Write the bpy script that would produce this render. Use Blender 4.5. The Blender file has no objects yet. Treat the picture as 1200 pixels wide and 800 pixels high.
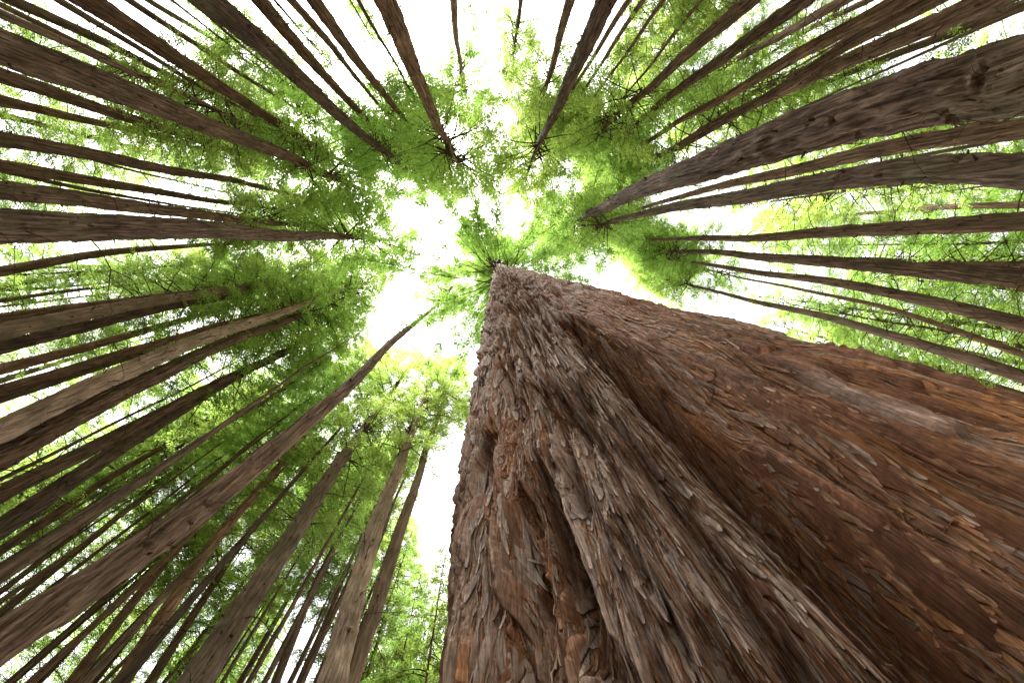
import bpy, math, random
import numpy as np
from mathutils import Matrix, Vector

# ------------------------------------------------------------------ basics
scene = bpy.context.scene
COL = scene.collection
EYE = 1.3                       # height of the lens above the forest floor (m)
R = math.radians

def smooth(a, b, x):
    t = np.clip((x - a) / (b - a), 0, 1)
    return t * t * (3 - 2 * t)

def _hash(ix, iy, seed):
    h = (ix.astype(np.int64) * 374761393 + iy.astype(np.int64) * 668265263 + seed * 982451653) & 0xFFFFFFFF
    h = ((h ^ (h >> 13)) * 1274126177) & 0xFFFFFFFF
    h = (h ^ (h >> 16)) & 0xFFFFFFFF
    return h

def _grad(ix, iy, dx, dy, seed):
    a = _hash(ix, iy, seed).astype(np.float32) * np.float32(2 * math.pi / 4294967296.0)
    return np.cos(a) * dx + np.sin(a) * dy

def perlin(x, y, seed=0):
    x = np.asarray(x, dtype=np.float32); y = np.asarray(y, dtype=np.float32)
    x, y = np.broadcast_arrays(x, y)
    xi = np.floor(x).astype(np.int32); yi = np.floor(y).astype(np.int32)
    fx = x - xi; fy = y - yi
    u = fx * fx * fx * (fx * (fx * 6 - 15) + 10); v = fy * fy * fy * (fy * (fy * 6 - 15) + 10)
    a = _grad(xi, yi, fx, fy, seed); b = _grad(xi + 1, yi, fx - 1, fy, seed)
    c = _grad(xi, yi + 1, fx, fy - 1, seed); d = _grad(xi + 1, yi + 1, fx - 1, fy - 1, seed)
    return ((a + (b - a) * u) * (1 - v) + (c + (d - c) * u) * v) * 1.5

def cells(x, y, seed=0):
    """jittered cells: nearest distance, second distance, cell random, offset along y inside the cell"""
    x = np.asarray(x, dtype=np.float32); y = np.asarray(y, dtype=np.float32)
    xi = np.floor(x).astype(np.int32); yi = np.floor(y).astype(np.int32)
    f1 = np.full(x.shape, 9, np.float32); f2 = f1.copy(); rid = np.zeros_like(f1); oy = np.zeros_like(f1)
    for i in (-1, 0, 1):
        for j in (-1, 0, 1):
            h = _hash(xi + i, yi + j, seed)
            px = xi + i + (h & 1023).astype(np.float32) / 1023
            py = yi + j + ((h >> 10) & 1023).astype(np.float32) / 1023
            dd = np.hypot(px - x, py - y)
            near = dd < f1
            f2 = np.where(near, f1, np.minimum(f2, dd))
            rid = np.where(near, ((h >> 20) & 1023).astype(np.float32) / 1023, rid)
            oy = np.where(near, y - py, oy)
            f1 = np.where(near, dd, f1)
    return f1, f2, rid, oy

def make_mesh(name, verts, faces, mat_index=None, smooth_shade=True, col=None):
    """faces: list of integer arrays, each (n, k)"""
    me = bpy.data.meshes.new(name)
    verts = np.asarray(verts, np.float32)
    faces = [np.asarray(f, np.int32) for f in faces if len(f)]
    me.vertices.add(len(verts)); me.vertices.foreach_set('co', verts.ravel())
    nl = sum(f.size for f in faces); npoly = sum(len(f) for f in faces)
    me.loops.add(nl); me.polygons.add(npoly)
    me.loops.foreach_set('vertex_index', np.concatenate([f.ravel() for f in faces]))
    tot = np.concatenate([np.full(len(f), f.shape[1], np.int32) for f in faces])
    st = np.concatenate([[0], np.cumsum(tot)[:-1]]).astype(np.int32)
    me.polygons.foreach_set('loop_start', st)
    if mat_index is not None:
        me.polygons.foreach_set('material_index', np.asarray(mat_index, np.int32))
    me.polygons.foreach_set('use_smooth', np.full(npoly, smooth_shade, bool))
    if col is not None:
        at = me.attributes.new('bark_col', 'FLOAT_COLOR', 'POINT')
        c4 = np.ones((len(verts), 4), np.float32); c4[:, :3] = col
        at.data.foreach_set('color', c4.ravel())
    me.update(calc_edges=True)
    return me

class Acc:
    """collects tubes and grids into one mesh with material slots"""
    def __init__(s): s.v = []; s.f3 = []; s.f4 = []; s.m3 = []; s.m4 = []; s.n = 0
    def grid(s, P, mat=0, closed=True):
        """P: (rows, cols, 3)"""
        r, c = P.shape[:2]
        base = s.n; s.v.append(P.reshape(-1, 3)); s.n += r * c
        cc = c if closed else c - 1
        i = np.arange(r - 1)[:, None] * c; j = np.arange(cc)[None, :]; k = (j + 1) % c
        q = np.stack([i + j, i + k, i + c + k, i + c + j], -1).reshape(-1, 4) + base
        s.f4.append(q); s.m4.append(np.full(len(q), mat))
    def tube(s, pts, rad, sides=5, mat=0):
        pts = np.asarray(pts, float); rad = np.asarray(rad, float)
        t = np.gradient(pts, axis=0); t /= np.linalg.norm(t, axis=1)[:, None] + 1e-9
        ref = np.where(np.abs(t[:, 2:3]) > .9, np.array([[1., 0, 0]]), np.array([[0, 0, 1.]]))
        a = np.cross(t, ref); a /= np.linalg.norm(a, axis=1)[:, None] + 1e-9
        b = np.cross(t, a)
        an = np.linspace(0, 2 * math.pi, sides, endpoint=False)
        P = pts[:, None] + rad[:, None, None] * (np.cos(an)[None, :, None] * a[:, None] + np.sin(an)[None, :, None] * b[:, None])
        s.grid(P, mat)
    def quads(s, Q, mat=0):
        base = s.n; n = len(Q); s.v.append(Q.reshape(-1, 3)); s.n += 4 * n
        s.f4.append(np.arange(4 * n).reshape(n, 4) + base); s.m4.append(np.full(n, mat))
    def mesh(s, name, smooth_shade=True):
        return make_mesh(name, np.concatenate(s.v), [np.concatenate(s.f4)], np.concatenate(s.m4), smooth_shade)

def link(name, me, mats=(), parent=None, loc=(0, 0, 0)):
    o = bpy.data.objects.new(name, me); COL.objects.link(o)
    for m in mats:
        if m.name not in [x.name for x in me.materials if x]: me.materials.append(m)
    o.parent = parent; o.location = loc
    return o

def thing(name, label, cat, loc, group=None):
    o = bpy.data.objects.new(name, None); COL.objects.link(o)
    o.location = loc; o.empty_display_size = .3
    o['label'] = label; o['category'] = cat
    if group: o['group'] = group
    return o

# ------------------------------------------------------------------ materials
def new_mat(name):
    m = bpy.data.materials.new(name); m.use_nodes = True
    nt = m.node_tree; nt.nodes.clear()
    return m, nt, nt.nodes, lambda a, b: nt.links.new(a, b)

def ramp(N, stops):
    r = N.new('ShaderNodeValToRGB'); e = r.color_ramp.elements
    while len(e) < len(stops): e.new(.5)
    for k, (p, c) in enumerate(stops): e[k].position = p; e[k].color = (*c, 1)
    return r

def bark_material(name, c_dark, c_mid, c_light, bump=.03):
    m, nt, N, L = new_mat(name)
    out = N.new('ShaderNodeOutputMaterial'); bs = N.new('ShaderNodeBsdfPrincipled')
    bs.inputs['Roughness'].default_value = .88; bs.inputs['Specular IOR Level'].default_value = .04
    tc = N.new('ShaderNodeTexCoord'); oi = N.new('ShaderNodeObjectInfo')
    mp = N.new('ShaderNodeMapping'); mp.inputs['Scale'].default_value = (1, 1, .045)
    L(tc.outputs['Object'], mp.inputs['Vector'])
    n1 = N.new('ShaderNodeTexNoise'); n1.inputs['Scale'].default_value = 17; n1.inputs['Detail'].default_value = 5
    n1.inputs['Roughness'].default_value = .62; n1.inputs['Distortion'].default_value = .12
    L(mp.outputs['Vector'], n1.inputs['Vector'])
    n2 = N.new('ShaderNodeTexNoise'); n2.inputs['Scale'].default_value = .9; n2.inputs['Detail'].default_value = 4
    L(tc.outputs['Object'], n2.inputs['Vector'])
    r = ramp(N, [(.3, c_dark), (.5, c_mid), (.72, c_light)]); L(n1.outputs['Fac'], r.inputs['Fac'])  # dark stop falls in the bump's furrows: dirty cracks, with some shade painted in
    hs = N.new('ShaderNodeHueSaturation')
    mr = N.new('ShaderNodeMapRange'); mr.inputs['To Min'].default_value = .72; mr.inputs['To Max'].default_value = 1.5
    L(oi.outputs['Random'], mr.inputs['Value'])
    mr2 = N.new('ShaderNodeMapRange'); mr2.inputs['From Min'].default_value = .3; mr2.inputs['From Max'].default_value = .7
    mr2.inputs['To Min'].default_value = .7; mr2.inputs['To Max'].default_value = 1.3
    L(n2.outputs['Fac'], mr2.inputs['Value'])
    mu = N.new('ShaderNodeMath'); mu.operation = 'MULTIPLY'; L(mr.outputs[0], mu.inputs[0]); L(mr2.outputs[0], mu.inputs[1])
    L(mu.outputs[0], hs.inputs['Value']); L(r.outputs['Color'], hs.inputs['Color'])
    mh = N.new('ShaderNodeMath'); mh.operation = 'MULTIPLY'; mh.inputs[1].default_value = 7.31; L(oi.outputs['Random'], mh.inputs[0])
    mf = N.new('ShaderNodeMath'); mf.operation = 'FRACT'; L(mh.outputs[0], mf.inputs[0])
    ms = N.new('ShaderNodeMapRange'); ms.inputs['To Min'].default_value = .85; ms.inputs['To Max'].default_value = 1.12
    L(mf.outputs[0], ms.inputs['Value']); L(ms.outputs[0], hs.inputs['Saturation'])
    # thin green algae film in soft patches
    n3 = N.new('ShaderNodeTexNoise'); n3.inputs['Scale'].default_value = .55; n3.inputs['Detail'].default_value = 6
    ad = N.new('ShaderNodeVectorMath'); ad.operation = 'ADD'
    cx = N.new('ShaderNodeCombineXYZ'); sc = N.new('ShaderNodeMath'); sc.operation = 'MULTIPLY'; sc.inputs[1].default_value = 37
    L(oi.outputs['Random'], sc.inputs[0]); L(sc.outputs[0], cx.inputs[0])
    L(tc.outputs['Object'], ad.inputs[0]); L(cx.outputs[0], ad.inputs[1]); L(ad.outputs[0], n3.inputs['Vector'])
    mr3 = N.new('ShaderNodeMapRange'); mr3.inputs['From Min'].default_value = .5; mr3.inputs['From Max'].default_value = .75
    mr3.inputs['To Max'].default_value = .4; L(n3.outputs['Fac'], mr3.inputs['Value'])
    mx = N.new('ShaderNodeMix'); mx.data_type = 'RGBA'; mx.inputs[7].default_value = (.105, .115, .05, 1)
    L(mr3.outputs[0], mx.inputs[0]); L(hs.outputs['Color'], mx.inputs[6])
    L(mx.outputs[2], bs.inputs['Base Color'])
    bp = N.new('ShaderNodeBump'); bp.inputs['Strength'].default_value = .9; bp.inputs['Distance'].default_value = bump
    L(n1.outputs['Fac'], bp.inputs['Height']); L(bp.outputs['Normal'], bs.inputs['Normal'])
    L(bs.outputs[0], out.inputs[0])
    return m

def leaf_material(name, refl, trans, mixv=.55):
    m, nt, N, L = new_mat(name)
    out = N.new('ShaderNodeOutputMaterial')
    d = N.new('ShaderNodeBsdfDiffuse'); t = N.new('ShaderNodeBsdfTranslucent'); mx = N.new('ShaderNodeMixShader')
    mx.inputs[0].default_value = mixv
    g = N.new('ShaderNodeNewGeometry'); oi = N.new('ShaderNodeObjectInfo')
    for bsdf, c in ((d, refl), (t, trans)):
        hs = N.new('ShaderNodeHueSaturation'); hs.inputs['Color'].default_value = (*c, 1)
        mr = N.new('ShaderNodeMapRange'); mr.inputs['To Min'].default_value = .65; mr.inputs['To Max'].default_value = 1.35
        L(g.outputs['Random Per Island'], mr.inputs['Value'])
        m2 = N.new('ShaderNodeMapRange'); m2.inputs['To Min'].default_value = .8; m2.inputs['To Max'].default_value = 1.15
        L(oi.outputs['Random'], m2.inputs['Value'])
        mu = N.new('ShaderNodeMath'); mu.operation = 'MULTIPLY'; L(mr.outputs[0], mu.inputs[0]); L(m2.outputs[0], mu.inputs[1])
        L(mu.outputs[0], hs.inputs['Value'])
        m3 = N.new('ShaderNodeMapRange'); m3.inputs['To Min'].default_value = .48; m3.inputs['To Max'].default_value = .507
        L(oi.outputs['Random'], m3.inputs['Value']); L(m3.outputs[0], hs.inputs['Hue'])
        L(hs.outputs['Color'], bsdf.inputs['Color'])
    L(d.outputs[0], mx.inputs[1]); L(t.outputs[0], mx.inputs[2]); L(mx.outputs[0], out.inputs[0])
    return m

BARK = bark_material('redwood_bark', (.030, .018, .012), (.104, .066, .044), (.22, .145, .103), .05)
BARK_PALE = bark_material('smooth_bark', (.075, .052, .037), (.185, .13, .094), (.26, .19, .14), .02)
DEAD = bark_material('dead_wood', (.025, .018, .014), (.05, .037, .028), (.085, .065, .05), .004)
LEAF = leaf_material('redwood_needles', (.085, .155, .038), (.29, .44, .085), .65)
LEAF_YOUNG = leaf_material('young_needles', (.09, .15, .03), (.28, .43, .08), .62)

def hero_material(name, rough_scale):
    m, nt, N, L = new_mat(name)
    out = N.new('ShaderNodeOutputMaterial'); bs = N.new('ShaderNodeBsdfPrincipled')
    bs.inputs['Roughness'].default_value = .82; bs.inputs['Specular IOR Level'].default_value = .08
    at = N.new('ShaderNodeAttribute'); at.attribute_name = 'bark_col'
    tc = N.new('ShaderNodeTexCoord'); mp = N.new('ShaderNodeMapping'); mp.inputs['Scale'].default_value = (1, 1, .09)
    L(tc.outputs['Object'], mp.inputs['Vector'])
    n1 = N.new('ShaderNodeTexNoise'); n1.inputs['Scale'].default_value = rough_scale; n1.inputs['Detail'].default_value = 6
    n1.inputs['Roughness'].default_value = .7; n1.inputs['Distortion'].default_value = .5
    L(mp.outputs['Vector'], n1.inputs['Vector'])
    n2 = N.new('ShaderNodeTexNoise'); n2.inputs['Scale'].default_value = 60; n2.inputs['Detail'].default_value = 5
    L(tc.outputs['Object'], n2.inputs['Vector'])
    mr = N.new('ShaderNodeMapRange'); mr.inputs['From Min'].default_value = .3; mr.inputs['From Max'].default_value = .7
    mr.inputs['To Min'].default_value = .62; mr.inputs['To Max'].default_value = 1.38; L(n1.outputs['Fac'], mr.inputs['Value'])
    mr2 = N.new('ShaderNodeMapRange'); mr2.inputs['From Min'].default_value = .3; mr2.inputs['From Max'].default_value = .7
    mr2.inputs['To Min'].default_value = .8; mr2.inputs['To Max'].default_value = 1.2; L(n2.outputs['Fac'], mr2.inputs['Value'])
    mp3 = N.new('ShaderNodeMapping'); mp3.inputs['Scale'].default_value = (1, 1, .06); L(tc.outputs['Object'], mp3.inputs['Vector'])
    n3 = N.new('ShaderNodeTexNoise'); n3.inputs['Scale'].default_value = 210; n3.inputs['Detail'].default_value = 3; L(mp3.outputs['Vector'], n3.inputs['Vector'])
    mr3 = N.new('ShaderNodeMapRange'); mr3.inputs['From Min'].default_value = .32; mr3.inputs['From Max'].default_value = .68
    mr3.inputs['To Min'].default_value = .68; mr3.inputs['To Max'].default_value = 1.32; L(n3.outputs['Fac'], mr3.inputs['Value'])
    mu0 = N.new('ShaderNodeMath'); mu0.operation = 'MULTIPLY'; L(mr.outputs[0], mu0.inputs[0]); L(mr2.outputs[0], mu0.inputs[1])
    mu = N.new('ShaderNodeMath'); mu.operation = 'MULTIPLY'; L(mu0.outputs[0], mu.inputs[0]); L(mr3.outputs[0], mu.inputs[1])
    hs = N.new('ShaderNodeHueSaturation'); L(mu.outputs[0], hs.inputs['Value']); L(at.outputs['Color'], hs.inputs['Color'])
    L(hs.outputs['Color'], bs.inputs['Base Color'])
    bp = N.new('ShaderNodeBump'); bp.inputs['Strength'].default_value = 1.; bp.inputs['Distance'].default_value = .006
    L(n1.outputs['Fac'], bp.inputs['Height'])
    bp2 = N.new('ShaderNodeBump'); bp2.inputs['Strength'].default_value = .5; bp2.inputs['Distance'].default_value = .003
    L(n2.outputs['Fac'], bp2.inputs['Height']); L(bp.outputs['Normal'], bp2.inputs['Normal'])
    L(bp2.outputs['Normal'], bs.inputs['Normal']); L(bs.outputs[0], out.inputs[0])
    return m
HERO = hero_material('fibrous_bark', 130)

# ------------------------------------------------------------------ foliage
def crown_mesh(name, rng, L=22., rad=3.2, n_br=100, leaf=(.18, .05), dens=1., limb=.035, kind='tall', droop=.35, low=.35):
    """a crown as whorls of limbs carrying flat sprays of needles; z from 0 to L"""
    a = Acc(); Q = []
    clump = rng.uniform(.25, 1.0, 14)
    for b in range(n_br):
        t = (b + rng.uniform(0, 1)) / n_br
        z0 = t * L
        if kind == 'tall':
            prof = (min(1, low + t * 2.6)) * (1 - t) ** .65 + .06
        else:
            prof = (1 - t) ** .8 * (.75 + .25 * min(1, t * 5)) + .06
        keep = clump[int(t * 13.99)]
        ln = rad * prof * rng.uniform(.5, 1.2) * (.65 + .35 * keep)
        az = rng.uniform(0, 2 * math.pi)
        n = 7
        s = np.linspace(0, 1, n)
        rise = rng.uniform(-.15, .45); dr = droop * rng.uniform(.6, 1.5)
        wig = np.cumsum(rng.normal(0, .06, n))
        pts = np.stack([np.cos(az + wig * .6) * s * ln, np.sin(az + wig * .6) * s * ln, z0 + ln * (rise * s - dr * s ** 2)], 1)
        a.tube(pts, limb * (1 - s * .85) * (.5 + .5 * ln / rad), 4, 1)
        # side sprays
        ns = max(4, int(ln * 10 * dens))
        for k in range(ns):
            u = rng.uniform(.2, 1.0) ** .62
            p = np.array([np.interp(u, s, pts[:, i]) for i in range(3)])
            side = 1 if k % 2 else -1
            yaw = az + side * rng.uniform(.35, 1.25)
            sl = rng.uniform(.35, .85) * (1.15 - .5 * u) * min(1, .5 + ln / 3)
            pitch = rng.uniform(-.75, .25)
            dvec = np.array([math.cos(yaw) * math.cos(pitch), math.sin(yaw) * math.cos(pitch), math.sin(pitch)])
            m = max(4, int(sl / .043))
            q = (np.arange(m) + .5) / m
            base = p + dvec * (q * sl)[:, None]; base[:, 2] -= .25 * sl * q ** 2
            up = np.array([-math.cos(yaw) * math.sin(pitch), -math.sin(yaw) * math.sin(pitch), math.cos(pitch)])
            lat = np.cross(dvec, up)
            sg = np.where(np.arange(m) % 2, 1., -1.)
            ldir = dvec * rng.uniform(.35, .9, (m, 1)) + lat * sg[:, None] + up * rng.normal(-.12, .35, (m, 1))
            ldir /= np.linalg.norm(ldir, axis=1)[:, None]
            ll = leaf[0] * rng.uniform(.55, 1.25, (m, 1)) * (1.1 - .4 * q[:, None]); lw = leaf[1] * rng.uniform(.6, 1.3, (m, 1))
            wv = np.cross(ldir, up + rng.normal(0, .35, (m, 3))); wv /= np.linalg.norm(wv, axis=1)[:, None] + 1e-6
            Q.append(np.stack([base, base + ldir * ll * .45 + wv * lw * .5, base + ldir * ll - np.array([0, 0, .03]), base + ldir * ll * .4 - wv * lw * .5], 1))
    a.quads(np.concatenate(Q), 0)
    return a.mesh(name)

# ------------------------------------------------------------------ trunks
def twig(a, rng, p, az, ln, r, mat=1, fork=True):
    n = 6; s = np.linspace(0, 1, n)
    wig = np.cumsum(rng.normal(0, .16, n)); rise = rng.uniform(-.3, .55); dr = rng.uniform(.1, .8)
    pts = np.stack([p[0] + np.cos(az + wig) * s * ln, p[1] + np.sin(az + wig) * s * ln, p[2] + ln * (rise * s - dr * s ** 2)], 1)
    a.tube(pts, r * (1 - .75 * s), 4, mat)
    if fork and ln > .5:
        for _ in range(rng.integers(1, 4)):
            k = rng.integers(1, n - 1)
            twig(a, rng, pts[k], az + rng.choice([-1, 1]) * rng.uniform(.4, 1.1), ln * rng.uniform(.25, .5), r * .6, mat, False)

def trunk_mesh(name, rng, r0, H, d, center, rows=60, cols=20, relief=0., stub_top=34., twigs=1., tk=1.):
    """center(z) -> offset of the axis from the foot; d = distance from the path, sets the spacing of rings"""
    a = Acc()
    h0 = max(.8, d / 2.4)
    hs = 1 / np.linspace(1 / h0, 1 / (H - EYE), rows)
    z = np.concatenate([np.linspace(0, h0 + EYE, 8)[:-1], hs + EYE])
    rad = r0 * np.clip(1 - z / H, 0, 1) ** .75 + r0 * .35 * np.exp(-z / 1.1)
    rad = np.maximum(rad, .012)
    th = np.linspace(0, 2 * math.pi, cols, endpoint=False)
    T, Z = np.meshgrid(th, z)
    rr = np.repeat(rad[:, None], cols, 1)
    lob = sum(.035 * np.cos(k * T + rng.uniform(0, 6.3) + .05 * Z) for k in (2, 3, 5))
    rr = rr * (1 + lob) * (1 + .07 * perlin(np.cos(T) * 1.3 + np.sin(T) * 2.1 + rng.uniform(0, 90), Z / 1.1, 7) + .05 * perlin(np.cos(T) * 2.3 - np.sin(T) * 1.7 + 40, Z / .45, 8))
    zs = []; zz = 2.2
    while zz < stub_top:
        zs.append(zz); zz += rng.uniform(.24, .7)
    stubs = []
    for zz in zs:
        for _ in range(rng.integers(1, 4)): stubs.append((zz + rng.normal(0, .06), rng.uniform(0, 2 * math.pi), rng.uniform(.2, 1.) ** 1.5))
    if relief > 0:
        rr = rr * .90
        dz = np.gradient(z)[:, None]
        sx = T * r0; sd = int(rng.integers(1, 999))
        def att(lz): return np.clip(lz / (3 * dz), 0, 1)
        # furrows; wrap by blending a mirrored copy near the seam at the back
        def fur(ws, lz, k):
            x1 = sx / ws + .35 * perlin(sx / ws * .5, Z / lz * .5, sd + k + 50)
            n = perlin(x1, Z / lz, sd + k); n2 = perlin((sx - 2 * math.pi * r0) / ws, Z / lz, sd + k)
            w = smooth(2 * math.pi - .5, 2 * math.pi, T)
            return n * (1 - w) + n2 * w
        wsx = sx + .012 * perlin(sx / .08, Z / .35, sd + 9); wz = Z + .10 * perlin(sx / .05, Z / .5, sd + 8)
        p1, p2, pr, py = cells(wsx / .085, wz / .55, sd + 11); c1, c2, cr, cy_ = cells(wsx / .032, wz / .24, sd + 12)
        pl = att(.5) * smooth(0, .08, p2 - p1) * (.004 + .030 * pr - .018 * py) + att(.24) * smooth(0, .12, c2 - c1) * (.002 + .013 * cr - .006 * cy_)
        pl = pl * smooth(0, .15, T) * (1 - smooth(2 * math.pi - .15, 2 * math.pi, T))
        rr = rr + relief * min(1, .35 + r0) * (att(1.6) * (.5 - np.abs(fur(.15, 1.6, 1)) * 1.8) * .060 + att(.8) * (.4 - np.abs(fur(.065, .8, 2)) * 1.6) * .03
                            + att(3.) * fur(.28, 3., 3) * .03 + pl * .7)
        for zz, az, sz in stubs:
            dth = np.abs((T - az + math.pi) % (2 * math.pi) - math.pi) * r0
            k = np.abs(z - zz) < .5
            rr[k] += relief * sz * (-.06 * np.exp(-(dth[k] / (.05 + .1 * sz)) ** 2 - ((Z[k] - zz) / .04) ** 2) + .035 * np.exp(-(dth[k] / (.06 + .1 * sz)) ** 2 - ((Z[k] - zz - .08) / .05) ** 2))
    cxy = np.array([center(v) for v in z])
    P = np.stack([cxy[:, 0:1] + rr * np.cos(T), cxy[:, 1:2] + rr * np.sin(T), Z], -1)
    a.grid(P, 0)
    for zz, az, sz in stubs:
        c = center(zz); r = r0 * max(0, 1 - zz / H) ** .75
        p = np.array([c[0] + math.cos(az) * r * .92, c[1] + math.sin(az) * r * .92, zz])
        k = rng.uniform()
        if k < .3 * twigs: twig(a, rng, p, az, tk * rng.uniform(.5, 2.4), tk * rng.uniform(.012, .022))
        elif k < .62 * twigs: twig(a, rng, p, az, tk * rng.uniform(.15, .6), tk * rng.uniform(.010, .018), 1, False)
        else:
            l = rng.uniform(.03, .10); dirv = np.array([math.cos(az), math.sin(az), rng.uniform(-.1, .5)])
            a.tube([p, p + dirv * (r * .1 + l * .6), p + dirv * (r * .1 + l)], [.02 + .03 * sz * (.5 + r0), .014 + .02 * sz * (.5 + r0), .008], 5, 1)
    return a.mesh(name)
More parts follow.
